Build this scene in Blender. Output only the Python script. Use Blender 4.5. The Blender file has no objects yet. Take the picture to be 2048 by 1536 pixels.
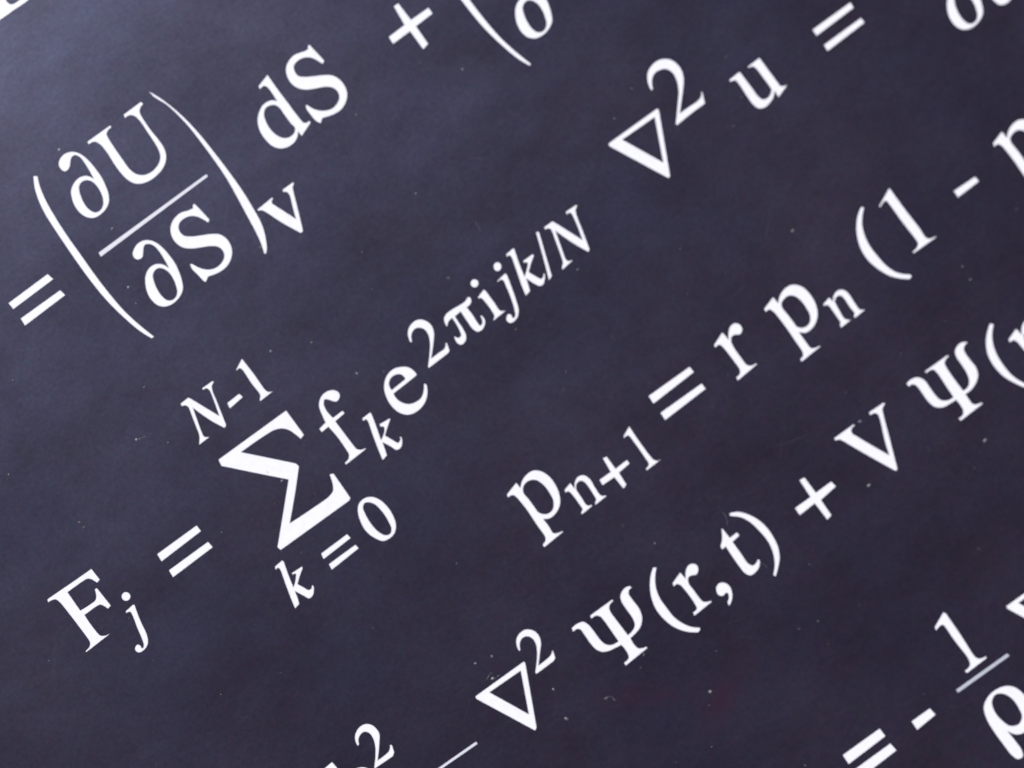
import bpy, bmesh, math, random
from mathutils import Vector, Matrix
random.seed(4)

# ---------------------------------------------------------------- camera
# units: 1 Blender unit = 1 m; the board lies in the plane z = 0 with its text rows along +X
ROLL = math.radians(36.0)
TILT = math.radians(1.5)
DIST = 0.24
R0 = Vector((math.cos(ROLL), -math.sin(ROLL), 0))
U0 = Vector((math.sin(ROLL), math.cos(ROLL), 0))
B = (Vector((0, 0, 1)) * math.cos(TILT) - (R0 + U0).normalized() * math.sin(TILT)).normalized()
RR = U0.cross(B).normalized()
UU = B.cross(RR).normalized()
scene = bpy.context.scene
cam_data = bpy.data.cameras.new('camera')
cam = bpy.data.objects.new('camera', cam_data)
scene.collection.objects.link(cam)
m = Matrix((RR, UU, B)).transposed().to_4x4()
m.translation = B * DIST
cam.matrix_world = m
cam_data.sensor_width = 36.0
cam_data.lens = 43.2
cam_data.clip_start = 0.005
cam_data.clip_end = 500.0
cam_data.dof.use_dof = True
cam_data.dof.focus_distance = 0.2357
cam_data.dof.aperture_fstop = 1.6
scene.camera = cam

# ---------------------------------------------------------------- sky, sun, exposure
SUN_OFF = math.radians(60.5)          # angle between the sun and the board's normal
h = (R0 * -1.0 + U0 * 0.85).normalized()
sun_dir = (h * math.sin(SUN_OFF) + Vector((0, 0, 1)) * math.cos(SUN_OFF)).normalized()
world = bpy.data.worlds.new('World')
scene.world = world
world.use_nodes = True
nt = world.node_tree
nt.nodes.clear()
sky = nt.nodes.new('ShaderNodeTexSky')
sky.sky_type = 'NISHITA'
sky.sun_disc = False
sky.sun_elevation = math.asin(sun_dir.z)
sky.sun_rotation = math.atan2(sun_dir.x, sun_dir.y)
bg = nt.nodes.new('ShaderNodeBackground')
bg.inputs['Strength'].default_value = 0.06
out = nt.nodes.new('ShaderNodeOutputWorld')
nt.links.new(sky.outputs[0], bg.inputs[0])
nt.links.new(bg.outputs[0], out.inputs[0])
sun_data = bpy.data.lights.new('sun', 'SUN')
sun_data.energy = 3.8
sun_data.angle = math.radians(0.5)
sun_data.color = (1.0, 0.96, 0.90)
sun = bpy.data.objects.new('sun', sun_data)
scene.collection.objects.link(sun)
sun.rotation_euler = sun_dir.to_track_quat('Z', 'Y').to_euler()
sun.location = sun_dir * 2
scene.view_settings.view_transform = 'Standard'
scene.view_settings.look = 'None'
scene.view_settings.exposure = 0.86
scene.view_settings.gamma = 1.0
scene.view_settings.use_curve_mapping = False

# ---------------------------------------------------------------- materials
def mat(name):
    m = bpy.data.materials.new(name)
    m.use_nodes = True
    return m, m.node_tree, m.node_tree.nodes['Principled BSDF']

def noise(nt, scale, detail=3.0, rough=0.5, vec=None):
    n = nt.nodes.new('ShaderNodeTexNoise')
    n.inputs['Scale'].default_value = scale
    n.inputs['Detail'].default_value = detail
    n.inputs['Roughness'].default_value = rough
    if vec is not None:
        nt.links.new(vec, n.inputs['Vector'])
    return n

def ramp(nt, src, stops):
    r = nt.nodes.new('ShaderNodeValToRGB')
    e = r.color_ramp.elements
    while len(e) < len(stops):
        e.new(0.5)
    for el, (p, c) in zip(e, stops):
        el.position = p
        el.color = tuple(c) + (1,) if len(c) == 3 else c
    nt.links.new(src, r.inputs[0])
    return r

def mix(nt, fac, a, b, mode='MIX'):
    n = nt.nodes.new('ShaderNodeMix')
    n.data_type = 'RGBA'
    n.blend_type = mode
    if isinstance(fac, float):
        n.inputs[0].default_value = fac
    else:
        nt.links.new(fac, n.inputs[0])
    for k, v in ((6, a), (7, b)):
        if isinstance(v, tuple):
            n.inputs[k].default_value = v + (1,)
        else:
            nt.links.new(v, n.inputs[k])
    return n.outputs[2]

def panel_material():
    m, nt, p = mat('black_laminate')
    tc = nt.nodes.new('ShaderNodeTexCoord').outputs['Object']
    base = (0.0135, 0.0068, 0.0065)
    # fine print mottle
    n1 = noise(nt, 900, 4, 0.65, tc)
    c = ramp(nt, n1.outputs['Fac'], [(0.3, tuple(x * 0.78 for x in base)), (0.7, tuple(x * 1.25 for x in base))]).outputs[0]
    # chroma speckle of the worn coating
    n2 = noise(nt, 520, 2, 0.5, tc)
    sub = nt.nodes.new('ShaderNodeMix'); sub.data_type = 'RGBA'; sub.blend_type = 'OVERLAY'
    sub.inputs[0].default_value = 0.35
    nt.links.new(c, sub.inputs[6]); nt.links.new(n2.outputs['Color'], sub.inputs[7])
    c = sub.outputs[2]
    # broad cloudy wear
    n3 = noise(nt, 22, 5, 0.6, tc)
    w = ramp(nt, n3.outputs['Fac'], [(0.35, (0.85,) * 3), (0.7, (1.22,) * 3)]).outputs[0]
    c = mix(nt, 1.0, c, w, 'MULTIPLY')
    # faint reddish rub marks, two strokes
    n4 = noise(nt, 110, 5, 0.65, tc)
    r4 = ramp(nt, n4.outputs['Fac'], [(0.36, (0, 0, 0)), (0.66, (1, 1, 1))])
    for loc, rot, sx, sy in (((-0.0137, -0.0655, 0.0), -0.548, 0.0171, 0.0042), ((-0.0011, -0.073, 0.0), 0.472, 0.012, 0.0045)):
        mp = nt.nodes.new('ShaderNodeMapping')
        mp.vector_type = 'TEXTURE'
        mp.inputs['Location'].default_value = loc
        mp.inputs['Rotation'].default_value = (0, 0, rot)
        mp.inputs['Scale'].default_value = (sx, sy, 1.0)
        nt.links.new(tc, mp.inputs['Vector'])
        g = nt.nodes.new('ShaderNodeTexGradient'); g.gradient_type = 'SPHERICAL'
        nt.links.new(mp.outputs[0], g.inputs[0])
        mm = nt.nodes.new('ShaderNodeMath'); mm.operation = 'MULTIPLY'
        nt.links.new(g.outputs['Fac'], mm.inputs[0]); nt.links.new(r4.outputs[0], mm.inputs[1])
        c = mix(nt, mm.outputs[0], c, (0.024, 0.003, 0.003))
    # hairline scratches
    wv = nt.nodes.new('ShaderNodeTexVoronoi'); wv.feature = 'DISTANCE_TO_EDGE'
    mp2 = nt.nodes.new('ShaderNodeMapping'); mp2.inputs['Scale'].default_value = (14, 60, 1)
    mp2.inputs['Rotation'].default_value = (0, 0, 0.5)
    nd = noise(nt, 30, 2, 0.5, tc)
    dis = mix(nt, 0.006, tc, nd.outputs['Color'], 'ADD')
    nt.links.new(dis, mp2.inputs['Vector'])
    nt.links.new(mp2.outputs[0], wv.inputs['Vector'])
    rs = ramp(nt, wv.outputs['Distance'], [(0.0, (1, 1, 1)), (0.006, (0, 0, 0))])
    n5 = noise(nt, 60, 3, 0.5, tc)
    r5 = ramp(nt, n5.outputs['Fac'], [(0.56, (0, 0, 0)), (0.70, (0.30,) * 3)])
    ms = nt.nodes.new('ShaderNodeMath'); ms.operation = 'MULTIPLY'
    nt.links.new(rs.outputs[0], ms.inputs[0]); nt.links.new(r5.outputs[0], ms.inputs[1])
    c = mix(nt, ms.outputs[0], c, (0.10, 0.10, 0.13))
    nt.links.new(c, p.inputs['Base Color'])
    rr = ramp(nt, n3.outputs['Fac'], [(0.3, (0.48 - 0.03,) * 3), (0.7, (0.48 + 0.05,) * 3)])
    nt.links.new(rr.outputs[0], p.inputs['Roughness'])
    p.inputs['IOR'].default_value = 1.85
    # uneven satin coat: cloudy gloss and a fine coloured sheen grain
    n6 = noise(nt, 1000, 3, 0.6, tc)
    grain = mix(nt, 0.5, (0.5, 0.5, 0.5), n6.outputs['Color'])
    tint = mix(nt, 0.95, (0.46, 0.53, 0.97), grain, 'SOFT_LIGHT')
    nt.links.new(tint, p.inputs['Specular Tint'])
    mp3 = nt.nodes.new('ShaderNodeMapping'); mp3.inputs['Scale'].default_value = (1.0, 1.5, 1)
    mp3.inputs['Rotation'].default_value = (0, 0, -0.7)
    nt.links.new(tc, mp3.inputs['Vector'])
    n7 = noise(nt, 34, 8, 0.72, mp3.outputs[0])
    n8 = noise(nt, 1300, 3, 0.6, tc)
    lv = ramp(nt, n7.outputs['Fac'], [(0.36, (0.38,) * 3), (0.66, (0.61,) * 3)]).outputs[0]
    lv = mix(nt, 1.0, lv, ramp(nt, n8.outputs['Fac'], [(0.3, (0.86,) * 3), (0.7, (1.14,) * 3)]).outputs[0], 'MULTIPLY')
    nt.links.new(lv, p.inputs['Specular IOR Level'])
    b = nt.nodes.new('ShaderNodeBump')
    b.inputs['Strength'].default_value = 0.12
    b.inputs['Distance'].default_value = 0.00004
    nt.links.new(noise(nt, 1400, 3, 0.6, tc).outputs['Fac'], b.inputs['Height'])
    nt.links.new(b.outputs[0], p.inputs['Normal'])
    return m

def ink_material(name, col, var):
    m, nt, p = mat(name)
    tc = nt.nodes.new('ShaderNodeTexCoord').outputs['Object']
    n = noise(nt, 700, 4, 0.6, tc)
    c = ramp(nt, n.outputs['Fac'], [(0.3, tuple(x * var for x in col)), (0.6, col)]).outputs[0]
    nt.links.new(c, p.inputs['Base Color'])
    p.inputs['Roughness'].default_value = 0.45
    return m

M_PANEL = panel_material()
M_EDGE, _nt, _p = mat('dark_board_core'); _p.inputs['Base Color'].default_value = (0.03, 0.028, 0.035, 1); _p.inputs['Roughness'].default_value = 0.7
M_INK = ink_material('white_ink', (0.77, 0.755, 0.81), 0.95)
M_THIN = ink_material('thin_white_ink', (0.64, 0.64, 0.71), 0.92)
M_GREY = ink_material('grey_ink', (0.46, 0.47, 0.54), 0.9)
M_DUST = ink_material('pale_dust', (0.20, 0.21, 0.22), 0.4)
M_FAINT = ink_material('faint_dust', (0.07, 0.075, 0.08), 0.5)

# ---------------------------------------------------------------- the board
def link(o, parent=None):
    scene.collection.objects.link(o)
    if parent is not None:
        o.parent = parent
    return o

board = link(bpy.data.objects.new('printed_board', None))
board['label'] = 'black board printed all over with white serif physics equations in slanting rows'
board['category'] = 'printed board'

HX, HY, T = 0.24, 0.20, 0.003
bm = bmesh.new()
bmesh.ops.create_cube(bm, size=1.0, matrix=Matrix.Translation((0, 0, -T / 2)) @ Matrix.Diagonal((2 * HX, 2 * HY, T, 1)))
bmesh.ops.bevel(bm, geom=[e for e in bm.edges], offset=0.0004, segments=2, affect='EDGES')
me = bpy.data.meshes.new('panel')
bm.to_mesh(me); bm.free()
me.materials.append(M_PANEL); me.materials.append(M_EDGE)
for p in me.polygons:
    p.material_index = 0 if p.normal.z > 0.9 else 1
panel = link(bpy.data.objects.new('panel', me), board)
panel['label'] = 'dark blue-black satin sheet with dust and faint scratches'

# ---------------------------------------------------------------- the printed symbols
# outlines in tenths of a millimetre on the board; 'x,y' is a smooth point, a trailing * makes it a corner
EQUATIONS = [
 ('equation with partial derivatives in tall parentheses, along the upper left', [
  ('equals_sign', 'blurred equals sign at the left edge', '-699.3,701.7* -604.1,703.5* -600.6,687.8* -698.5,685.5* / -697.5,663.6* -602.9,663.8* -599.8,649.1* -698.8,646.3*'),
  ('fraction_bar', 'thin fraction bar between the two partial derivative terms', '-501.3,679.7* -241.6,682.1* -240.8,675.3* -502.4,669.2*'),
  ('parenthesis', 'tall opening parenthesis left of the fraction', '-515.7,874.2* -509.3,869.5* -516.9,851.1 -523.3,824.7 -528.1,783 -530.5,736.9 -530.8,697.6 -531.4,650.2 -530.1,601.4 -525.7,553.1 -518.9,520 -509,483.3* -514.6,483.1* -523.8,505.3 -535.2,551.6 -541.8,592.9 -544.9,643 -545.1,685.4 -544,729.7 -542.4,770.8 -539.8,805.6 -534.3,832.6 -526.5,855.2'),
  ('partial_derivative_symbol', 'curled partial derivative sign before the U', '-461.2,845.4 -465.1,854.6 -463.5,864 -456.6,870.7 -444.4,874.6 -432.5,872.4 -422.6,865.7 -415.7,854.9 -410.9,836.7 -409.2,814.3 -409.4,796.5 -412.6,777.5 -418.2,759.4 -428.2,745.5 -440.1,739.2 -454.3,736.8 -467.7,738.6 -477.8,746.4 -484.1,759.4 -485.6,776.3 -481.5,794.5 -474.2,808.3 -463.3,816.2 -449.9,820.3 -439.3,819.1 -430.5,813.8 -424.3,804* -422.3,819.5 -421.1,835.6 -421.9,852 -426.8,859.8 -433.6,860.5 -440.2,855.7 -445.9,849.2 -453.2,844.9 / -437.4,807.1 -430.6,799 -428.2,787.8 -429.3,771.7 -433.9,758 -439.9,749.7 -448.3,745.2 -458.2,746 -464.5,754.7 -466.8,769.1 -464,786.1 -459.4,799.7 -452.7,807.6 -445.1,809.5'),
  ('letter', 'capital U in the numerator', '-392.5,868.3* -336.8,868.5* -337.1,862.9* -347,861.6 -352.3,858 -354.3,849.9 -355.8,824.5 -356.4,797.4 -355.9,774.8 -352.1,762.5 -343.9,753.5 -330.9,748.3 -315.7,749 -302.5,754.3 -294,763 -289.8,774.8 -288,790.5 -287,815.2 -286.4,842.3 -289,854.8 -294.2,860.7 -306.7,862.3* -304.6,870.3* -261.5,871.1* -260.4,863.9* -269.8,861.1 -275.3,855.5 -277.2,846.4 -278.5,815.4 -277.2,788 -278.1,770.6 -283.7,755.6 -293.1,745.4 -306.6,738.2 -323.8,734.7 -342.3,735.3 -355.8,739.8 -366.4,748.5 -372.9,762.7 -375.6,779.5 -375.6,802.8 -374,831.3 -375.7,849.4 -380.5,858.8 -393.4,861.2*'),
  ('parenthesis', 'tall closing parenthesis right of the fraction', '-238.1,879.1* -228.4,856.6 -218.3,823.9 -211.4,790.6 -206.7,750.4 -204.6,706.5 -203.4,657.5 -204.1,609.9 -207.5,570 -211.2,541.6 -219.5,516.5 -233.1,492.4 -239.3,487* -241.4,489.9* -235.3,508.1 -229.8,535.2 -225.3,568.7 -220,607.3 -215.2,649 -213.5,690.3 -213.7,732.8 -214.8,770.4 -218.5,804.2 -225.4,837.4 -236.3,865.1'),
  ('letter', 'small capital V as subscript of the closing parenthesis', '-202.2,567.6* -163.9,570.2* -164.3,565.7* -169.4,563.7 -171,559.2* -151.9,510* -143.5,532.2 -135.3,553.3 -135.7,560.6 -142.2,565.2* -139.7,570.6* -113,570.5* -114,566.1* -119.4,562.9 -124.6,552.6 -138.7,517.5 -154.1,480.5* -160.5,479.5* -180.3,522.1 -192.9,555.2 -197.1,561.1 -203.3,564.2*'),
  ('partial_derivative_symbol', 'curled partial derivative sign before the S', '-447,623 -451.2,631.1 -448.6,639.4 -441.1,645.2 -428.9,649.6 -417.5,648.5 -406.9,642.3 -399.2,631.8 -394,615.2 -391.9,594.3 -392.2,574.2 -396.2,554.7 -401.8,538.4 -408.2,526.7 -417.6,519.2 -428.7,515 -443.7,513.7 -457.2,517.4 -466.9,526.4 -471.7,542.2 -470.4,559.5 -464.1,575.3 -454.5,588.7 -442.8,596.5 -429.5,598.1 -417.3,592.7 -410.9,584.7 -408,577.5* -406.8,584.8 -405.4,598 -404.7,615.8 -407.4,629 -412.6,635.8 -418.8,638.3 -423.7,635.7 -430.2,628.1 -437.9,621.5 / -418.6,581 -414.2,571.7 -413.4,555.9 -417.3,539.4 -422,528.5 -429.8,521.9 -438.5,521.1 -445.6,525.2 -449.9,537.5 -449.6,554.7 -445.3,571.9 -440.4,581.6 -431.8,586.5 -424.1,586'),
  ('letter', 'capital S in the denominator', '-294,649* -291.4,632.9 -288.2,605* -294.7,601.6* -298.6,611.6 -304.6,623 -312.9,631.1 -326,635.4 -339.3,633.8 -345.7,628.2 -348.6,618.1 -346.6,609.5 -336.9,600.5 -318.2,590 -300.8,580.5 -289.3,571.2 -283.8,559 -283.3,544.4 -288.6,529.9 -300.3,517.9 -314,511.5 -329.1,510.2 -343.6,512.6 -356,516.4* -365.6,510.1* -368.6,514.3* -370.7,531.1 -372.9,549 -370.3,558.3* -365.6,555* -361,544.5 -354.1,534.4 -344,526.1 -330.5,522.4 -317.8,524.5 -308.7,530.1 -303.9,541 -306.9,552.3 -316.6,561.3 -332.7,569.9 -351.4,580.4 -363.3,592 -368.2,604.8 -368.6,618.3 -363.3,632.7 -354.2,642.5 -338.2,649.3 -324.1,649.3 -312.8,645.3 -302.4,642.9* -298.6,648.2*'),
  ('letter', 'lowercase d before the upper S', '-31,770.7* -31.6,737.4 -31.1,704.3 -30.6,671.2 -29.7,654.1* -25.5,650.1 -17.5,649.9* -17.5,644.3* -48.2,632.7* -48.7,643.3* -55.9,636.1 -67.5,631.2 -81.8,631.3 -94.4,636.3 -104.5,647.6 -109.6,668.7 -108.3,690.3 -100,708.8 -89.2,719.5 -74.5,727.3 -60.3,727.3 -51.6,723.7 -47.1,718.8* -45.9,737.4 -46.7,750.3 -49.3,755.2 -61,754.4* -59.3,762.4* / -56.4,714.3 -51.7,706.8 -51.1,687.9 -51,665.4 -49.9,654.3 -55.4,648.1 -65.1,645.9 -76.4,649.9 -84.7,661 -88.6,678.1 -86.9,697.4 -81.1,711.6 -73,718 -64.1,717.8'),
  ('letter', 'capital S of the differential dS', '69.9,771* 72,754.1 75.1,727.3* 68.2,723.4* 63.8,734.3 57.9,745.8 47.6,754.2 33.5,757.2 20.5,753.2 16,744.1 16.4,733.5 24.7,725.2 38.7,716.5 56.1,706.7 70.6,695.7 77.8,680.2 78.5,664.3 73.7,649.3 62,637.3 45.9,630.5 27.9,631.1 16.1,634.4 5.5,638* -3.5,631.2* -8,640.5 -9.6,658 -9.7,670.5 -6.9,678.7* -2.4,676.4* 1.8,665.3 8.9,655.4 19.4,647.4 32.6,643.1 46.9,646.1 55.5,652.2 59.6,663.6 55.9,675.4 47.5,683.5 29.5,692.4 12,702 0.5,714.3 -4.4,730.1 -2.3,747 5.1,760.1 16.9,768 33.6,771.4 45.9,768.7 55.9,765.6 61.9,765.5* 65.3,770.2*'),
  ('plus_sign', 'plus sign near the top edge', '247.2,735.8* 258.9,735.7* 259.9,694.7* 302,694.1* 301.6,678.9* 260.5,677.6* 259.6,635.6* 244.3,632.4* 244.2,676.3* 202.4,675.5* 203.8,692.8* 242.8,693.9*'),
  ('parenthesis', 'opening parenthesis cut by the top edge', '392.1,889.3* 398.9,884.5* 390.9,865.5 384.3,838.2 379.5,795.2 377.1,747.5 376.9,706.9 376.5,657.9 377.9,607.5 382.7,557.6 390,523.3 400.4,485.3* 394.5,485.2* 384.8,508.1 372.7,556 365.7,598.8 362.4,650.6 362,694.4 363,740.2 364.5,782.6 367.2,818.5 372.8,846.5 380.9,869.8'),
  ('partial_derivative_symbol', 'partial derivative sign cut by the top edge left of centre', '446.4,627.3 442.2,635.3 444.8,643.7 452.4,649.4 464.7,653.9 476,652.9 486.6,646.7 494.2,636.4 499.3,619.9 501.3,599.1 500.8,579 496.7,559.5 490.9,543.3 484.5,531.6 475,524.2 463.9,519.9 448.8,518.5 435.3,522.1 425.7,531.1 421,546.7 422.5,563.9 428.9,579.7 438.6,593.1 450.4,600.9 463.7,602.6 475.9,597.3 482.2,589.4 485,582.2* 486.3,589.5 487.8,602.6 488.6,620.4 486.1,633.5 480.9,640.2 474.6,642.7 469.7,640.1 463.2,632.5 455.4,625.9 / 474.5,585.7 478.8,576.5 479.5,560.7 475.5,544.2 470.7,533.4 462.8,526.8 454.1,525.9 447,530 442.8,542.2 443.2,559.2 447.6,576.4 452.6,586.1 461.3,591.1 469,590.6'),
  ('letter', 'blurred letter foot in the top left corner', '-291.1,1166.2* -322.1,1159.5 -357.7,1159.6 -391.1,1159.5 -405.1,1159.9* -392.3,1171.2 -380.7,1177.4 -377.2,1198.9 -376.4,1246.6* -350.5,1246.2* -356.9,1194 -355.8,1174 -335.7,1170.4 -289.2,1172.1*'),
 ]),
 ('equation with nabla squared u, along the top right', [
  ('nabla_symbol', 'hollow nabla triangle at the upper right', '429.8,271.2* 549.6,271* 550.9,266.3* 492.2,148.3* 486.5,144.9* 429,264.3* / 458.2,260.3* 534.1,259.1* 496.1,178.6*'),
  ('numeral', 'raised numeral two beside the upper nabla', '560.1,304.5* 562,316 567.4,329.2 578,340.8 591.5,346.1 607,346.7 620,341 629.5,330.6 633.8,315.7 632.9,301.4 626.5,286.7 615.6,273.2 601.2,257.9 581,237.1* 602,237 622,236.4 631,238.5 640.4,248.4* 641.2,245.1 636.7,234.5 632,222.8* 611.1,222.9 559.8,220.3* 560.6,225* 586.3,253.6 605.1,276.5 612.5,292.5 614.7,310.2 608.9,322.9 599.7,327.8 585,328.3 574.8,321.7 566,306.7*'),
  ('letter', 'lowercase u after the raised two', '697.9,233.7* 724.4,234.7* 724.8,228.7* 725.4,196.8 725.7,173.8 728.5,164.5 737.2,160.7 747.9,163.5 754.6,170.1* 754.6,194.9 753.6,222.3 751.2,226.8 742,228.7* 743.5,233.3* 772.8,234.1* 772.9,198.9 773.2,165.3* 777.7,161.1 785.2,159.5* 783.8,156.8* 756.5,147.8* 757.1,161.7* 749.9,154.5 736.3,149 722.1,147.8 711.1,153.8 707.3,164.2 706.9,187.3 708.1,215 706.6,224.7 696.6,228*'),
  ('equals_sign', 'equals sign near the top right corner', '890.1,217.6* 984.4,217.7* 983.2,204.2* 889.3,202* / 890.5,180.1* 983,180.5* 983.4,167.8* 889,165*'),
  ('partial_derivative_symbol', 'partial derivative sign cut by the top edge at the right', '1149.3,141.2 1145.2,149.2 1147.7,157.3 1155.2,162.8 1167.3,167.1 1178.5,166 1189,159.9 1196.5,149.8 1201.5,133.6 1203.5,113.3 1203.1,93.7 1199,74.7 1193.4,58.9 1187,47.5 1177.7,40.3 1166.7,36.3 1151.8,35 1138.5,38.6 1129,47.4 1124.3,62.7 1125.8,79.5 1132.1,94.9 1141.7,107.9 1153.3,115.5 1166.4,117 1178.4,111.8 1184.7,103.9 1187.5,96.9* 1188.7,104 1190.2,116.9 1191,134.2 1188.4,147 1183.3,153.6 1177.2,156.1 1172.3,153.6 1165.9,146.2 1158.2,139.8 / 1177.1,100.4 1181.4,91.4 1182,76 1178.1,59.9 1173.4,49.4 1165.6,43 1157.1,42.2 1150.1,46.2 1145.9,58.1 1146.2,74.8 1150.6,91.6 1155.5,101 1164.1,105.8 1171.7,105.3'),
  ('letter', 'second lowercase u cut off in the top right corner', '1208,120.5* 1234.8,121.4* 1235.2,115.3* 1235.8,83.3 1236.1,60.1 1238.9,50.8 1247.7,47 1258.5,49.8 1265.3,56.4* 1265.3,81.3 1264.3,108.8 1261.9,113.5 1252.6,115.3* 1254.1,120* 1283.7,120.8* 1283.7,85.3 1284,51.6* 1288.6,47.3 1296.2,45.8* 1294.7,43* 1267.2,34* 1267.8,47.9* 1260.5,40.7 1246.7,35.2 1232.3,34.1 1221.3,40.1 1217.4,50.6 1217.1,73.7 1218.3,101.6 1216.7,111.3 1206.7,114.7*'),
 ]),
 ('summation equation with large sigma and long exponent, through the middle left', [
  ('letter', 'capital F at the lower left', '-971.8,191.6* -943.1,190.9 -909.9,190 -868.7,189.4* -867.5,162.1* -876.1,159.8* -878.3,165.3 -881.2,172.1 -887.9,177.7 -896.5,178.6 -911.7,178.8 -931.8,178.7* -932.7,136.6* -909.2,135 -897.8,136 -893.1,140.3 -887.6,153.4* -881.7,153* -879.6,108.7* -888.7,106.8* -891.3,114.9 -895.5,121.9 -903.4,123.8 -917.3,123.8 -931.1,123.8* -931.9,103.4 -931,81 -929.6,74.5 -924.9,70.3 -913.2,67.2* -913.8,65.3* -972.9,63.5* -970,67.5* -958.8,70.2 -954.6,75 -953.5,81.9 -953.7,111.6 -954.6,144.8 -956.3,172.5 -959.4,181 -965.2,183.7 -975.2,184.8*'),
  ('letter', 'italic j as subscript of the F', '-844.3,86* -842,82.7* -846.7,67.5 -852.1,45 -856,24.5 -861.5,11.5 -868.9,4.4 -878.7,1.5 -889.7,3.3 -893.1,10.5 -888.6,17.3 -882.2,18.1 -878.8,13.2 -878.7,6.9 -874.2,9.9 -870.1,20.9 -864.6,44.8 -858.4,68.3 -858.1,77.4 -865.5,78.9* -863.9,84* / -841.1,113.6 -837.5,107.6 -839.1,100.9 -845,97.2 -851.7,98.9 -855.3,104.8 -853.7,111.5 -847.8,115.2'),
  ('equals_sign', 'equals sign between the F and the large sigma', '-750.8,137.8* -655.9,138.1* -655.2,123* -752.4,120.2* / -750.7,99.1* -656.5,99.4* -655.1,84.3* -752.4,82.3*'),
  ('letter', 'italic N above the large sigma', '-543.6,348.1* -524.3,348.8* -520.9,342.9* -509.7,315.8 -497,285.9* -489.9,310 -483.7,336.5 -486,341.6 -493.7,342.8* -492.5,348* -466.6,347.3* -466.6,343* -473.8,339.6 -478.4,330.9 -483.8,309 -496.1,261.2* -502.5,258.1* -517.6,290.6 -528.9,324.6* -536,300.5 -542.3,277.6 -543.4,268.9 -535,262.8* -536.1,261.4* -562.9,260.8* -550.6,276.7 -545.9,293.9 -540.9,312.7 -535.9,333.9 -538,338.1 -545.6,341.8*'),
  ('minus_sign', 'short minus sign above the large sigma', '-470.3,295.8* -440.3,297.2* -437.6,286.6* -472.7,282.9*'),
  ('numeral', 'numeral one above the large sigma', '-395.9,349.3* -394.5,309.6 -394.8,273.6 -392.7,267 -383.7,263* -384.9,261.3* -417.5,260* -415.2,264.3 -410,269.2 -409.9,300.1 -409,332.2 -411.6,335.8 -421.1,333.2* -417.8,338.5*'),
  ('sigma_symbol', 'large bold summation sigma, the heaviest symbol of all', '-548.3,216.7* -385.4,217.1* -385.1,157.3* -395.5,154.5* -399.5,169.1 -404.4,182.3 -413.8,192.8 -426.6,198.5 -444.4,200.5 -502.6,201.6* -430.7,122.6* -428.6,113.8* -462.2,78.9 -507,35.2* -459.1,33 -415.7,32.9 -404.5,36.8 -398.7,44.7 -391,67.1* -382.8,63.5* -384,4.9* -389.8,1.9* -553.5,2.5* -555.5,11.3* -509.1,57.3 -461.4,105* -505.4,152.7 -551,202.9*'),
  ('letter', 'lowercase f right of the sigma', '-284.2,178.6 -289.5,173.9 -296.9,172.7 -302.6,177.8 -308.2,185.6 -313.1,189.2 -317.9,185.1 -321.7,174.7 -321.8,161.6 -320.2,152.1* -297.5,152.5* -296.3,145* -320.4,142.8* -320.1,117.2 -319.3,84.7 -318.4,75.6 -314.4,70.8 -302.4,66.7* -303.9,64.1* -354.3,62.2* -354.1,67.7* -343,70 -338.4,75.1 -336.9,86.2 -336.2,115.7 -338.7,142* -355.4,141* -355.2,150.3* -338.3,153* -334.6,171 -329.8,186.3 -320.2,196.2 -308.4,200.8 -296.3,199.5 -286,193 -282.5,184.8'),
  ('letter', 'italic k as subscript of the f', '-255.7,118.3* -255,114.1* -259.4,97.5 -269.7,62.7* -254.5,73.3 -252,79.3 -257.1,82.7* -255.4,88.9* -231,86.3* -232.6,82.8* -247.8,72.2 -258.5,63.9* -251.7,48.7 -246.2,38.1 -241.5,39.4 -237.8,47* -234.4,42.7* -239,33.8 -249.2,26.2 -257.6,27.6 -262.6,38.7 -270.6,54.9* -273.8,44 -278.1,30.3* -291.7,27* -287.2,46.3 -278.3,79.3 -270.5,105.6 -270.7,110.4 -277.9,110.9* -275.7,117.8*'),
  ('letter', 'lowercase e carrying the long exponent', '-138.8,122.9* -145.8,122.3 -197.2,120.1* -198.2,109.5 -194.1,97.1 -186,87.5 -172.7,82.5 -159.2,83 -148.4,90.2 -138.4,102.7* -134.8,97.3* -141.2,85 -153.3,73.1 -169.6,66.1 -186.9,65.5 -201.4,71.4 -211.9,85.5 -215.8,103.4 -214,122.8 -207.8,139.1 -196.8,151.7 -183.2,158.8 -169.2,160 -155.9,155 -144,145.5 -139.8,135.8 / -196.4,128.9* -163.4,130.4* -162.9,137.5 -167.3,144.5 -176,148 -185.1,147.1 -193,141.5'),
  ('numeral', 'numeral two starting the exponent', '-113.4,180.1* -111.4,190.4 -107,199.8 -99.5,206.9 -88.8,210.9 -76.4,210.6 -67.8,205.2 -61.9,196.1 -59.5,184.2 -63.4,171.3 -74.3,157.2 -97,133.6* -78.8,133.8 -66.1,134 -61.6,137 -57.5,142.7* -55.1,139.4* -60,123.3* -65.9,121.3* -113.9,120* -113.2,124.2* -95.7,142.9 -82.5,160 -77.1,171.8 -76,185.2 -80.9,193.7 -88.9,197.7 -98.6,195.2 -104.3,189.9 -108.3,181.8*'),
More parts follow.
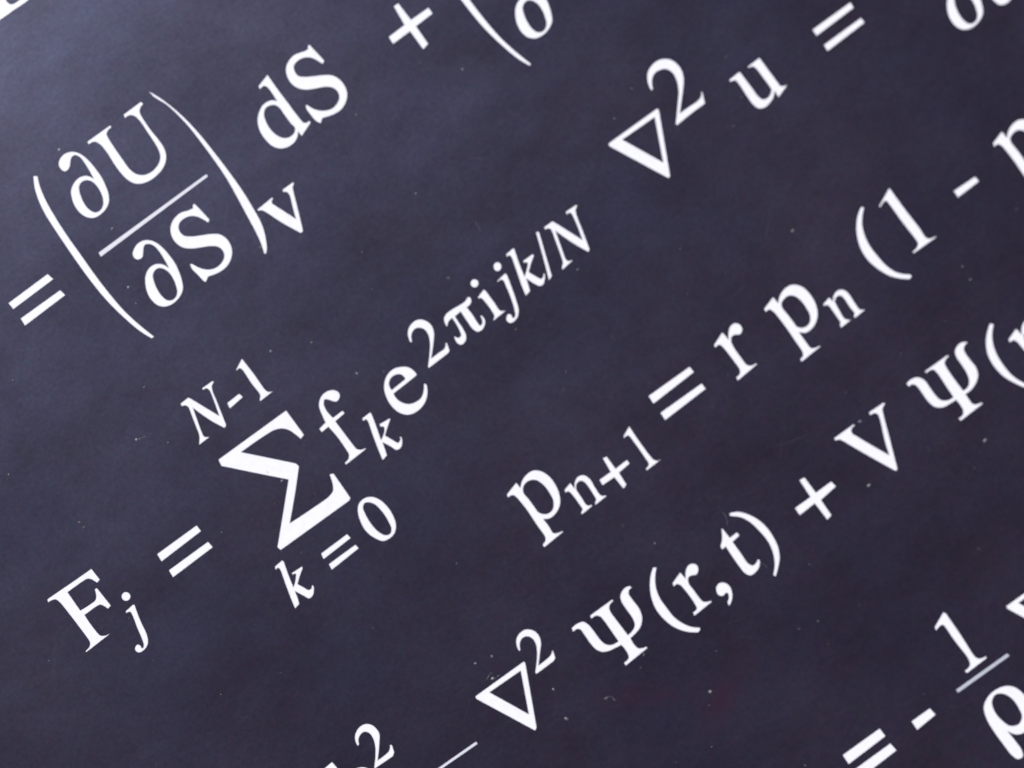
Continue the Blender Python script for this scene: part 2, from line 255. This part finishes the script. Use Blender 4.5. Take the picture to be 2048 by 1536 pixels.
  ('pi_symbol', 'small pi in the exponent', '-37.7,164.5* -36.5,173.8 -32.6,182 -25.2,186.1 -11.7,187.3 5.8,185.6 21.4,185.4 29.5,188.9* 33.1,186.3 31.7,177.9 25.1,173.2 17,172.8* 17.7,156.5 16.5,135.4 17.5,129.2 22.7,130.9 27.7,145.4* 31.2,143.7* 30.9,131.3 23.1,122.8 12.7,119.3 5,121.7 0.8,131 0.5,150.1 1.4,173* -12,171.8* -12.9,159.8 -13.6,141.5 -16.9,128.2 -24,120.7 -35.6,119.8 -39.9,126.8 -39.2,136.5 -37.4,141.5* -34.4,140.9* -32.2,135.3 -26.2,134.9 -22.5,143.2 -20,158.7 -19.4,172.4* -28.3,171 -35.6,165.3'),
  ('letter', 'lowercase i in the exponent', '64.2,182.7* 65.9,177.5* 66.2,149.7 66.8,128.8 74.4,124.1* 74.5,122.5* 42.1,120.8* 44.7,124.4* 49.3,127.4 51.4,140 50.4,169.1 48.6,172 44,172.1* 46,177* / 61.4,209.1 64.7,203.7 63.2,197.5 57.7,194 51.4,195.4 48.2,200.9 49.8,207.2 55.2,210.6'),
  ('letter', 'italic j in the exponent', '117.1,183.6* 118,178.2* 113,159.9 103.5,128 95.4,108.2 86.1,99.1 77.9,96.4 67.7,97.5 63.9,104.2 67.6,112.6 74.9,115.1 78.8,110.7 78.2,103.3 83.4,105.1 88.7,114.6 96.5,137.2 102,160 104.6,173.9 102.5,177 93.1,176.5* 95,180.7* / 117.3,209.9 120.4,204.4 118.4,197.6 112.6,193.6 106.4,194.8 103.3,200.3 105.4,207.1 111.1,211.1'),
  ('letter', 'italic k in the exponent', '158.4,214.3* 159.5,210.4* 153,190.7 144.2,156.9* 159.2,168.8 163.4,174.5 157.4,177.2* 158.9,182.5* 182.6,182.6* 183,177.7* 167.7,167.5 155.9,157.8* 161.1,145.4 168.1,133.3 172,134.4 177.4,140.7* 179.4,136.9* 171.9,126.6 162.2,121 156,123.2 150.3,132.7 144.1,149.1* 141,139.5 135.9,125.9* 122.6,122.9* 127,141.8 137.2,175.3 144.7,203 143.2,206.4 137.2,205.3* 139.2,212.4*'),
  ('slash', 'slash before the last letter of the exponent', '212.5,213.9* 218.5,210.3* 203.9,169.6 187.7,124.6* 176.9,120.6* 191.3,156.6'),
  ('letter', 'italic N closing the exponent', '231.3,212.1* 252,211.8* 254.4,206.5* 265.7,178.6 277.5,148.8* 286.4,181 290.1,201.2 288.6,204.6 281.1,204.5* 283.4,211.6* 309.7,210.8* 308.7,206.7* 302.2,202.7 298,194.7 288.8,160.3 278.5,123.5* 273.1,120.4* 258.9,151.9 245.4,190.9* 237,163 229.7,136.8 230.1,131.8 238.9,127.7* 238,125.3* 210.5,122.3* 211.7,126.1 220.1,134.3 224.2,145.5 232.5,174.2 239,199.4 237.4,203.7 229.3,205.6*'),
  ('letter', 'italic k below the large sigma', '-562.1,-14.2* -560.7,-19.1* -567,-39.9 -574.2,-68.7* -561.4,-57.6 -557.4,-50.8 -563.1,-50.6* -562.2,-45.3* -537.8,-46.5* -538.5,-50.9* -552.5,-60.2 -564.5,-70* -558.6,-82.1 -553.8,-91.5 -549.2,-91.9 -544.4,-86.6* -541.5,-90.7* -546.9,-99.5 -555.4,-105.9 -563.3,-106 -568.8,-96.1 -577,-79.4* -579.4,-89.3 -584.5,-103.2* -597.2,-106* -593.8,-90.5 -584.6,-56.3 -576.3,-27.2 -577,-22.8 -584.7,-24* -581.2,-15.9*'),
  ('equals_sign', 'small equals sign below the large sigma', '-494.2,-48.1* -430.4,-47.2* -429.1,-58.5* -497,-60.8* / -494.1,-73.6* -429.7,-73.3* -427.9,-83.8* -496,-86.9*'),
  ('numeral', 'numeral zero below the large sigma', '-351,-15.7 -341,-28.9 -336.1,-49.1 -337.5,-72.5 -343.5,-89.7 -356.6,-101.6 -369.8,-103.7 -382.8,-100.1 -391.5,-87.9 -398.2,-67.4 -396.3,-43.3 -389.3,-25 -380.1,-14.1 -364.8,-10.5 / -361.2,-23 -354.7,-31.6 -351.1,-50.9 -352.6,-77.2 -356.2,-90.2 -363.2,-95.9 -371.1,-93.4 -377.7,-82.3 -380.9,-62.4 -378.8,-36.6 -374.8,-23.8 -368.5,-19.6'),
 ]),
 ('equation with subscripted p, from the lower centre to the right edge', [
  ('letter', 'lowercase p starting the middle right equation', '-105.9,-159.9* -105.4,-172.3* -96.8,-164.8 -83.5,-159.7 -66.9,-160.1 -55.8,-168.2 -47.4,-186 -46.4,-207.9 -51.6,-229.6 -61.9,-245.3 -78.3,-254.6 -94,-255.8 -104.7,-250.1* -104.4,-267.3 -105.1,-282.7 -100.9,-285.7 -87.8,-289.6* -88.8,-292.4* -137.4,-295.1* -135.9,-287.7* -126.3,-284.1 -123.4,-278.8 -122.8,-251.7 -121.5,-206.1 -124.7,-178.4 -128.8,-175.4 -136.7,-176* -135.8,-168.2* / -94.3,-173 -82.6,-173.1 -73.8,-178.4 -67.2,-192.7 -66.2,-214.7 -70,-233.1 -80.5,-244.5 -90.7,-245.5 -100.9,-239.1 -105.4,-230.6* -105.1,-201.1 -105.9,-184.7 -102.1,-177.9'),
  ('letter', 'subscript n followed by a small plus sign', '-21,-222.6* -20.6,-235.2* -12.8,-226 -1.2,-221.7 8.6,-225.7 14.3,-238.3 13,-257.5 14.1,-279.5 21.8,-283.4* 20.3,-286.1* -7.4,-287.1* -5.8,-282* -0.7,-279.3 1.2,-268 1.4,-238.5 -2.6,-232.4 -10.7,-231.8 -19.1,-240.5* -19.9,-259 -19.2,-278.5 -11.3,-282.2* -13,-285.2* -40,-286.7* -38.4,-281.5* -33.3,-278.9 -32.1,-267 -32.9,-238.9 -34.9,-234.3 -41,-234.1* -39.1,-227*'),
  ('plus_sign', 'small plus sign in the subscript', '58,-220.7* 66.9,-223* 66.9,-252.2* 95.1,-251.5* 95.4,-261.3* 67.8,-263.5* 65.9,-290.7* 55.5,-294.2* 54.2,-265.3* 26.1,-264.5* 27.8,-251.3* 54.5,-251.7*'),
  ('numeral', 'small numeral one ending the subscript', '137.5,-200.7* 135.9,-240.9 137.6,-282.4 141.4,-287.4 149.7,-289.1* 149.4,-291* 112.4,-292.1* 114.6,-287* 124.1,-283.3 125,-273.3 125.4,-217.3 123.1,-214.6 113.5,-216.1* 116.8,-210*'),
  ('equals_sign', 'equals sign right of the image centre', '202,-175.5* 301.8,-176.6* 302.7,-191* 200.6,-194.3* / 201.6,-215.8* 301.9,-216.9* 301.9,-231.1* 200.2,-233.8*'),
  ('letter', 'lowercase r before the second p', '394,-159.8* 395.2,-177.7* 403.4,-166.5 414.4,-159.3 425,-160.4 430.8,-169.4 428.8,-179.2 418.9,-184.4 411,-179.6 404.2,-178.5 397.5,-185 394.9,-196.3 394.3,-220.5 395.2,-240.1 399.3,-245 412.4,-247.9* 412.2,-251.5* 361.3,-255.3* 363.1,-247.1* 373.4,-245.2 377.1,-240.2 377.9,-214.3 376.6,-184.9 374.3,-177.6 362.8,-177.8* 365.4,-170.2*'),
  ('letter', 'second lowercase p right of the r', '515.8,-162.4* 516.6,-177.7* 525.8,-169.4 539.6,-163.6 554.3,-163.1 565.8,-169.1 574.9,-182.8 578,-202.4 575.8,-222.9 568.5,-239.8 555.6,-252.6 540,-258.6 526.1,-258.1 516.1,-250* 516,-269.7 517,-287.8 521.2,-290.8 533.6,-293.5* 533.6,-296.7* 484.8,-299.2* 486,-292.1* 494.4,-290.4 497.7,-284.9 499.1,-255.8 500,-215.5 498,-185.6 494.7,-179.2 485.1,-179.4* 486.7,-171.1* / 530.8,-177.7 541.9,-177.8 550.2,-183.9 556.4,-199.4 556.7,-218.6 553.8,-235.5 546.2,-245.8 535.7,-249.2 524.1,-245.6 517.3,-237.5* 517.2,-213.7 516.8,-188.1 520.9,-181.6'),
  ('letter', 'subscript n just before the parenthesis', '604.7,-228* 606.2,-237.9* 613,-230.9 623.9,-226.9 633.1,-229.6 638.8,-236.9 640.5,-247.7 639.3,-268.9 640.8,-284.2 648.3,-288.1* 646.8,-290.2* 620.1,-291.7* 621.8,-286.3* 625.8,-282.9 625.6,-270.1 626.3,-245.3 623.9,-238.8 616.3,-237.2 608.8,-242.1* 606,-262.2 605.8,-281.9 614.3,-288.8* 613.6,-289.8* 587,-291.2* 589.8,-283.7* 592.8,-281.1 593.4,-270.5 593.6,-242.1 591.6,-238.3 585.5,-237.9* 587,-231.9*'),
  ('parenthesis', 'opening parenthesis before the numeral one', '762,-120.8* 765.7,-126.7* 753.1,-137.9 742.5,-151.7 734.8,-169.6 730.2,-192 730.6,-217.9 733.4,-243.5 741.2,-265.2 751.5,-277.6 761,-285.3* 762.4,-290.6* 754.8,-293.6* 740,-281.4 726.2,-265 715.6,-241.3 709.4,-214.4 711,-188.8 719.4,-165 731.4,-145.8 746.1,-130.7'),
  ('numeral', 'tall numeral one inside the parenthesis', '829.3,-123.4* 829.2,-177.9 830.5,-226 829.7,-244.7 832.4,-249.9 847.5,-254.3* 846.2,-257.6* 790.4,-257* 791.3,-252.2* 804.3,-249.9 809.6,-245.1 810.4,-237.2 809.1,-193.4 809.1,-146.3 807.7,-141 802.1,-141.2 790.6,-145.7* 790.2,-141.2*'),
  ('minus_sign', 'minus sign near the right edge', '928.4,-203.4* 980.1,-205.3* 981.5,-218.2* 927.2,-219.7*'),
  ('letter', 'third lowercase p cut by the right edge', '1076.6,-164.6* 1077.4,-180* 1086.7,-171.6 1100.7,-165.8 1115.6,-165.3 1127.2,-171.3 1136.4,-185.1 1139.6,-204.9 1137.2,-225.5 1129.9,-242.4 1116.8,-255.3 1101,-261.4 1086.9,-260.8 1076.8,-252.7* 1076.7,-272.5 1077.7,-290.8 1081.9,-293.8 1094.4,-296.5* 1094.5,-299.7* 1045.1,-302.2* 1046.3,-295.1* 1054.8,-293.4 1058.1,-287.8 1059.6,-258.6 1060.6,-218 1058.6,-187.9 1055.3,-181.5 1045.5,-181.7* 1047.2,-173.3* / 1091.8,-180 1103,-180.1 1111.4,-186.2 1117.6,-201.8 1117.9,-221.1 1115,-238.1 1107.3,-248.5 1096.7,-252 1084.9,-248.3 1078.1,-240.1* 1078,-216.2 1077.6,-190.5 1081.7,-183.9'),
 ]),
 ('equation with two psi letters, from the bottom edge to the right edge', [
  ('numeral', 'numeral two at the bottom edge', '-655,-392.9* -653.2,-382.2 -648.5,-373.8 -639.1,-366.8 -627,-363.8 -616.9,-366.2 -608.7,-374.2 -605.2,-385.7 -606.6,-398.6 -615,-410.3 -638.3,-436.9* -622.3,-436.7 -611.1,-435 -602.8,-426.2* -599.4,-429.7* -604.2,-444.1* -611.2,-448.8* -652.6,-447.2* -654.4,-444.9* -637.2,-425.8 -626.6,-409.7 -622.3,-397 -622.5,-384.9 -627.5,-378.2 -637.3,-378 -644.8,-382.4 -649.6,-390.9*'),
  ('fraction_bar', 'thin fraction bar running out of the bottom edge', '-464.1,-520.1* -464,-526.7* -640.2,-521.8* -644,-516*'),
  ('letter', 'tip of a letter h cut by the bottom edge', '-711.9,-386.8* -710.4,-403.8 -709.5,-434.1 -709.7,-461.8* -719.9,-462.2* -720.6,-422 -724,-396.7 -734.1,-394.2* -733.9,-388.4* / -684,-426.1 -672.2,-429 -662.3,-440 -659.6,-460.9 -667.2,-463.2 -671.4,-444.3 -682.1,-434.5'),
  ('nabla_symbol', 'hollow nabla triangle at the lower centre', '-414.5,-448.7* -297.9,-449.7* -297.7,-454.6* -353.3,-568.6* -359.8,-572.3* -416.4,-453.9* / -386.8,-459.6* -315,-461.6* -351,-537.5*'),
  ('numeral', 'raised numeral two beside the lower nabla', '-295.1,-430.3* -293.4,-420.2 -288.8,-410.5 -281.4,-403.7 -271.6,-400.5 -260,-401.5 -252.5,-406.6 -246.3,-416.2 -245.1,-427.5 -249.1,-439.5 -261,-453.3 -279.1,-472.9* -262.9,-472.6 -251.7,-471.4 -246.1,-469 -241.5,-463.9* -239.9,-466.9* -245.1,-481.9* -251.8,-484.5* -293.4,-484.9* -293.7,-480.1* -277.9,-463.5 -266.8,-449.1 -260.1,-435.2 -259.7,-424.3 -264.5,-415.5 -271.8,-412.6 -279.7,-414.3 -284.9,-418.9 -290.3,-428.1*'),
  ('psi_symbol', 'psi at the lower centre before the variables r and t', '-142.7,-454.1* -88.4,-454.3* -87.8,-459.2* -98.2,-460.6 -102.7,-464.7 -105,-472 -105.1,-498.7 -104.3,-528.3* -90.5,-525.8 -83.1,-520.8 -79.1,-510.3 -78.3,-488.6 -77.1,-468.6 -73.4,-459.4 -64.1,-452.7 -52.3,-450.9 -45.2,-453.5* -43.6,-459.5* -51.7,-460.3 -55.7,-464.8 -56.5,-479.2 -56.4,-501.6 -61,-516.1 -69.2,-526.4 -80.7,-532.9 -91.5,-535.4 -103.8,-536.9* -105,-553.9 -102.9,-561.3 -98,-564.9 -88.1,-567.7* -88.3,-572* -144,-574.7* -142.9,-567* -130.3,-565.1 -127.3,-559.9 -127,-537* -141.6,-534.5 -153.2,-531.9 -165,-525.6 -171.3,-515.8 -173.9,-498.9 -173.5,-479.9 -174.2,-464.5 -177.8,-461.2 -188.5,-461.5* -185.6,-452.5* -169.7,-452.2 -160.2,-455.4 -155.5,-463.3 -153.5,-481.1 -153.1,-505.2 -149.9,-517.2 -141.9,-524.6 -127.3,-527.1* -126.9,-508.1 -126.6,-477 -128.2,-466.9 -132.4,-462.4 -144.6,-461.7*'),
  ('parenthesis', 'opening parenthesis before the comma separated variables', '11.9,-451.1* 18.9,-455.2* 6.3,-467.9 -4.5,-484.2 -11.3,-505.6 -12,-529.2 -10.6,-554.5 -3.5,-575 5.8,-589.5 18,-600* 15.4,-604.2* 9.1,-606.2* -10,-590 -23.5,-569.1 -30.4,-545.4 -31.4,-519.5 -25,-495.6 -13.5,-475.4 -0.6,-460.7'),
  ('letter', 'lowercase r before the comma', '49.9,-489.9* 51.4,-505.3* 60.1,-494 70.7,-488.6 80,-491 84.6,-499.8 81.6,-507.6 72.7,-513.1 64.4,-509.3 57.3,-508.5 51.5,-516.4 51.1,-533.6 52.4,-562 56.2,-565.9 67.1,-570.6* 65.5,-573.8* 21.4,-575.7* 23.7,-567.4* 33.4,-566.8 35.8,-557.6 36.4,-529.5 34.7,-510.7 31.4,-506.1 22.8,-506.4* 24.1,-498.5*'),
  ('comma', 'comma between r and t', '89.5,-555.1 99.3,-552.4 108.5,-558 112.2,-569.5 108.1,-584.1 97.3,-596 87.2,-600.7* 89.5,-591.4* 97.8,-585.3 100,-577.1 89.9,-577.3 83.7,-570.6 85.3,-560.8'),
  ('letter', 'lowercase t after the comma', '167.3,-470* 168.3,-492.8* 186.2,-492.6* 186.3,-501.5* 168.1,-503.6* 168,-531.1 168,-555.3 172.4,-562.9 181.3,-562.8 187.7,-558.6* 190.2,-563.7* 181.2,-573.7 169.1,-578 156.7,-576.7 150.7,-566.8 149.4,-550.5 150.8,-503.1* 141.4,-503.9* 142.9,-495.1* 150.6,-489.7 164.6,-469.1*'),
  ('parenthesis', 'closing parenthesis after the t', '194.7,-453.7* 208.9,-460 221.5,-473.2 232.1,-492 238.6,-516.5 238.6,-540.7 233.6,-565.7 224.2,-583.1 211.5,-595.8 195.6,-608.4* 193.4,-602.4* 208.1,-586.8 218.9,-566 223.6,-543 222.1,-517.7 217.7,-493.5 209,-475.1 193.2,-460.3*'),
  ('plus_sign', 'plus sign left of the capital V', '344.4,-482.6* 356.6,-484.3* 357.2,-521.6* 394.4,-521.6* 396.4,-535.8* 356.8,-539.8* 355.9,-576* 343,-578.9* 341.9,-538.1* 304.3,-539.4* 305,-521.5* 342.4,-522.1*'),
  ('letter', 'capital V at the right', '448.2,-456.7* 496.4,-457.3* 496.9,-461.7* 486.4,-463.9 483.8,-470.3 486.9,-478.7 516.8,-546.6* 525,-522.8 543.7,-478.9 545.1,-468.6 540.8,-464.5 532.3,-463.5* 533.9,-456.4* 569.7,-457.8* 570.4,-462.4* 560.9,-466.8 555.4,-477.2 537,-523.3 514.8,-579* 509.3,-582.2* 495,-552.3 467.4,-491.2 458.9,-471.7 455,-465.7 447.5,-463.3*'),
  ('psi_symbol', 'psi near the right edge above the capital V', '671.6,-456.1* 727.2,-456.8* 728.2,-461.7* 717.8,-463.2 713.1,-467.1 711.2,-474.8 710.1,-501.3 710.7,-531.7* 722.7,-530.5 730.6,-523.5 735.4,-510.6 737.5,-486.6 738.1,-470.7 741.9,-460.6 752.5,-453.8 764,-453.1 773.5,-459* 773.4,-461.6* 763.6,-463.7 759.2,-469.6 757.7,-486.7 758.3,-510.8 753.5,-523.7 740.8,-534.5 725.8,-540 710.5,-540.7* 709.9,-554 711.1,-564.8 715.9,-568.3 726.5,-571.5* 727.2,-575.6* 670.7,-577.3* 669.9,-569.5* 682.5,-568.6 686.9,-562.7 687.3,-538.4* 672.3,-537.6 656.4,-534.2 645.3,-524.3 641,-507.6 641.1,-487.6 640.2,-468.8 636.7,-463.5 627.7,-463.3* 626.8,-454.5* 640.9,-452.9 653.8,-457.7 660.4,-468.8 661.2,-487.7 661.2,-507.7 664.4,-520.9 672.3,-527.6 686.6,-530.7* 687.6,-506.8 688.6,-473 686.1,-463.9 680.4,-461.6 670.5,-462.6*'),
  ('parenthesis', 'opening parenthesis cut by the right edge', '832.1,-455.9* 837.4,-462.5* 825.3,-473.8 815.4,-488.5 807.4,-511.8 805.1,-537.5 806.9,-562.5 811.6,-578.6 817.2,-590 825.9,-601.8 834.2,-608.1* 831.8,-615.1* 819.5,-608 811.5,-597.8 800.5,-578.7 791.1,-556.4 787.7,-528.5 791.2,-503.7 801.3,-483.7 816.3,-467.2'),
  ('letter', 'lowercase r cut by the right edge', '868.2,-494.6* 869.8,-510.1* 878.6,-498.8 889.4,-493.3 898.9,-495.7 903.5,-504.6 900.5,-512.4 891.4,-518 883,-514.2 875.7,-513.4 869.9,-521.3 869.4,-538.7 870.7,-567.4 874.6,-571.3 885.7,-576* 884,-579.3* 839.2,-581.1* 841.5,-572.8* 851.4,-572.2 853.8,-562.9 854.5,-534.5 852.7,-515.6 849.4,-510.9 840.7,-511.2* 842,-503.3*'),
 ]),
 ('equation with one over rho, in the lower right corner', [
  ('equals_sign', 'equals sign cut by the bottom edge', '96.1,-964.9* 186.2,-966.1* 186.7,-985.7* 94.9,-987* / 95.4,-1001.2* 185.9,-1001.9* 187.7,-1021* 94.7,-1022.8*'),
  ('minus_sign', 'minus sign in the lower right corner', '243.8,-992.2* 289.1,-992.9* 291,-1010.6* 242.8,-1013*'),
  ('numeral', 'numeral one on top of the fraction bar', '421.6,-857.7* 424.3,-864.2* 422.9,-914.9 420.7,-966.7 425.2,-972.9 439,-976.5* 436.9,-981.4* 387,-981.9* 387.2,-974.7* 401.8,-972 406.2,-961.9 405.5,-914.1 406,-878.9 403,-876.7 387.2,-879.9* 389.6,-871.4*'),
  ('fraction_bar', 'greyish thin fraction bar over the rho', '350.1,-994.2* 475.7,-996.8* 476.7,-1004.7* 351.1,-1002.6*'),
  ('rho_symbol', 'rho below the fraction bar', '438.5,-1048.4 419.7,-1041.3 394.9,-1042.4 374.9,-1054.4 366.9,-1072.2 363,-1101.8 363,-1134.4 364.4,-1165 369.7,-1176.2 380.3,-1178.1 386.4,-1167.8 387.3,-1146.2 386.2,-1123.3* 397,-1137.1 414.2,-1142.3 432.4,-1138 448.5,-1120.2 454.9,-1095.3 452.6,-1069.9 447.1,-1057 / 420.1,-1055 428.5,-1070 429.4,-1097.3 424.4,-1114.3 411.7,-1121.3 397.9,-1115.6 389.4,-1094.6 389,-1070.7 396,-1055.1 408,-1049'),
  ('nabla_symbol', 'nabla cut by the right edge above the fraction', '527.4,-921.8* 632.8,-923.3* 633.9,-927.5* 582.3,-1030.3* 577.3,-1033.2* 526.7,-927.9* / 552.4,-931.7* 619.2,-933.6* 585.7,-1003.8*'),
 ]),
]

def parse(txt):
    loops = []
    for part in txt.split('/'):
        pts = []
        for w in part.split():
            c = w.endswith('*')
            x, y = w.rstrip('*').split(',')
            pts.append((float(x) * 1e-4, float(y) * 1e-4, c))
        loops.append(pts)
    return loops

def smooth(pts, steps=5):
    n = len(pts)
    res = []
    for i in range(n):
        p1, p2 = pts[i], pts[(i + 1) % n]
        p0 = pts[(i - 1) % n]
        p3 = pts[(i + 2) % n]
        a = Vector(p1[:2]); b = Vector(p2[:2])
        if p1[2] and p2[2]:
            res.append(a)
            continue
        L = (b - a).length
        # centripetal-like tangents, limited at corners
        def tan(q0, q, q1):
            d0 = (Vector(q[:2]) - Vector(q0[:2])); d1 = (Vector(q1[:2]) - Vector(q[:2]))
            l0, l1 = max(d0.length, 1e-9), max(d1.length, 1e-9)
            t = d0 / l0 * l1 + d1 / l1 * l0
            return t.normalized() if t.length > 1e-12 else d1.normalized()
        t1 = None if p1[2] else tan(p0, p1, p2)
        t2 = None if p2[2] else tan(p1, p2, p3)
        if t1 is None:
            t1 = ((b - t2 * L / 3) - a).normalized()
        if t2 is None:
            t2 = (b - (a + t1 * L / 3)).normalized()
        # short handles where a long straight stroke meets a tight curve
        la = (a - Vector(p0[:2])).length; lb = (Vector(p3[:2]) - b).length
        h1 = min(L, 1.6 * la) / 3 if not p1[2] else L / 3
        h2 = min(L, 1.6 * lb) / 3 if not p2[2] else L / 3
        c1 = a + t1 * h1; c2 = b - t2 * h2
        for k in range(steps):
            t = k / steps
            res.append(a * (1 - t) ** 3 + c1 * 3 * t * (1 - t) ** 2 + c2 * 3 * t * t * (1 - t) + b * t ** 3)
    return res

INK_T = 0.00003         # thickness of the raised white ink
def glyph_mesh(name, loops, index, grow=0.0):
    cu = bpy.data.curves.new(name, 'CURVE')
    cu.dimensions = '2D'
    cu.fill_mode = 'BOTH'
    cu.extrude = INK_T / 2
    cu.offset = -8.5e-05 + grow
    cx = sum(p[0] for p in loops[0]) / len(loops[0]); cy = sum(p[1] for p in loops[0]) / len(loops[0])
    for lp in loops:
        pts = smooth(lp)
        sp = cu.splines.new('POLY')
        sp.points.add(len(pts) - 1)
        for q, v in zip(sp.points, pts):
            q.co = (v.x - cx, v.y - cy, 0, 1)
        sp.use_cyclic_u = True
    tmp = bpy.data.objects.new(name, cu)
    scene.collection.objects.link(tmp)
    dg = bpy.context.evaluated_depsgraph_get()
    me = bpy.data.meshes.new_from_object(tmp.evaluated_get(dg))
    bpy.data.objects.remove(tmp); bpy.data.curves.remove(cu)
    me.name = name
    o = bpy.data.objects.new(name, me)
    # the lower face sits just inside the sheet; each symbol a hair higher than the last so none share a plane
    o.location = (cx, cy, INK_T / 2 + 0.000004 + (index % 7) * 0.000001)
    return o

idx = 0
for eq_label, glyphs in EQUATIONS:
    eq = link(bpy.data.objects.new('equation', None), board)
    eq['label'] = eq_label
    for name, label, txt in glyphs:
        o = glyph_mesh(name, parse(txt), idx, 0.00006 if 'tall' in label and name == 'parenthesis' else 0.0)
        idx += 1
        thin = name == 'fraction_bar'
        o.data.materials.clear()
        o.data.materials.append(M_GREY if 'greyish' in label else (M_THIN if thin else M_INK))
        for p in o.data.polygons:
            p.material_index = 0
        o['label'] = 'white ' + label if 'greyish' not in label else label
        link(o, eq)

# ---------------------------------------------------------------- dust and lint lying on the board
SPECKS = [(22.45, 61.58, 0.244), (28.4, 55.61, 0.293), (6.32, 60.46, 0.195), (-13.81, 71.2, 0.146), (53.23, 33.14, 0.195), (59.61, 17.48, 0.146), (71.9, 27.26, 0.195), (69.86, 19.11, 0.195), (100.88, -30.56, 0.244), (85.44, -33.42, 0.244), (85.14, -36.49, 0.244), (-34.26, 32.69, 0.39), (-47.21, 11.09, 0.293), (-62.48, 9.75, 0.244), (-23.25, 19.41, 0.293), (-18.82, 16.56, 0.195), (23.64, 10.55, 0.244), (50.94, -46.08, 0.342), (44.95, -57.23, 0.342), (-12.13, -59.47, 0.244), (-10.23, -57.86, 0.244), (-36.65, -44.15, 0.39), (-34.3, -40.59, 0.293), (-37.68, -39.79, 0.293), (-28.4, -52.83, 0.293), (-45.19, 70.09, 0.342), (-49.33, 59.01, 0.293), (-50.03, 55.55, 0.244), (-44.52, 88.62, 0.293), (-41.37, 74.91, 0.195), (4.29, -41.61, 0.195), (62.32, -8.07, 0.293), (55.13, -80.04, 0.195), (68.71, -63.61, 0.342), (-65.36, 34.02, 0.293), (-89.16, 42.96, 0.244), (-3.98, -71.34, 0.371), (-29.8, -58.89, 0.39), (1.67, -65.6, 0.215), (21.12, -72.73, 0.254), (6.71, 41.18, 0.215), (2.13, 24.06, 0.264), (-26.79, 29.44, 0.254), (-58.11, 41.47, 0.254), (-77.9, 57.39, 0.234), (-83.55, 27.51, 0.254), (-83.42, 26.22, 0.215), (-21.1, -60.35, 0.254), (-20.04, -61.37, 0.254), (-5.76, -73.28, 0.234)]
bm = bmesh.new()
def flake(x, y, r, elong, ang, mi=0):
    n = 7
    ring = []
    for k in range(n):
        a = 2 * math.pi * k / n
        rr = r * random.uniform(0.55, 1.1)
        u, v = rr * math.cos(a) * elong, rr * math.sin(a)
        ring.append(bm.verts.new((x + u * math.cos(ang) - v * math.sin(ang), y + u * math.sin(ang) + v * math.cos(ang), 0.00001)))
    top = bm.verts.new((x, y, 0.00001 + r * 0.5))
    for k in range(n):
        bm.faces.new((ring[k], ring[(k + 1) % n], top)).material_index = mi
for x, y, r in SPECKS:
    flake(x * 1e-3, y * 1e-3, r * 0.8e-3, random.uniform(1, 1.8), random.uniform(0, 3), 0 if r > 0.26 else 1)
for k in range(520):
    flake(random.uniform(-0.15, 0.15), random.uniform(-0.12, 0.12), random.choice((0.03, 0.04, 0.05, 0.09)) * 1e-3 * random.uniform(.8, 1.8), random.uniform(1, 2.2), random.uniform(0, 3), 1 if k % 9 else 0)
def lint(pts, w):
    prev = None
    for i, (x, y) in enumerate(pts):
        q = pts[min(i + 1, len(pts) - 1)]; p = pts[max(i - 1, 0)]
        d = Vector((q[0] - p[0], q[1] - p[1])).normalized()
        nrm = Vector((-d.y, d.x)) * w
        a = bm.verts.new(((x * 1e-3) + nrm.x, (y * 1e-3) + nrm.y, 0.00001))
        t = bm.verts.new((x * 1e-3, y * 1e-3, 0.00001 + w))
        b = bm.verts.new(((x * 1e-3) - nrm.x, (y * 1e-3) - nrm.y, 0.00001))
        if prev:
            bm.faces.new((prev[0], a, t, prev[1])); bm.faces.new((prev[1], t, b, prev[2]))
        prev = (a, t, b)
for pts in [[(18.6, -44.44), (18.64, -45.56), (17.9, -47.07)], [(18.81, -56.79), (19.13, -57.51), (19.26, -58.33)], [(-65.21, 33.91), (-64.36, 33.77), (-63.56, 33.55)], [(12.91, 29.93), (12.73, 28.85), (12.61, 27.85)], [(-21.55, -60.14), (-20.64, -60.21), (-20.07, -60.75), (-19.84, -61.76)], [(-37.83, -43.64), (-36.22, -42.91), (-36.39, -44.46), (-35.31, -44.29)]]:
    lint(pts, 0.00003)
me = bpy.data.meshes.new('dust')
bm.to_mesh(me); bm.free()
me.materials.append(M_DUST); me.materials.append(M_FAINT)
dust = link(bpy.data.objects.new('dust', me))
dust['kind'] = 'stuff'
dust['label'] = 'pale dust specks and short lint scattered over the dark board'
dust['category'] = 'dust'
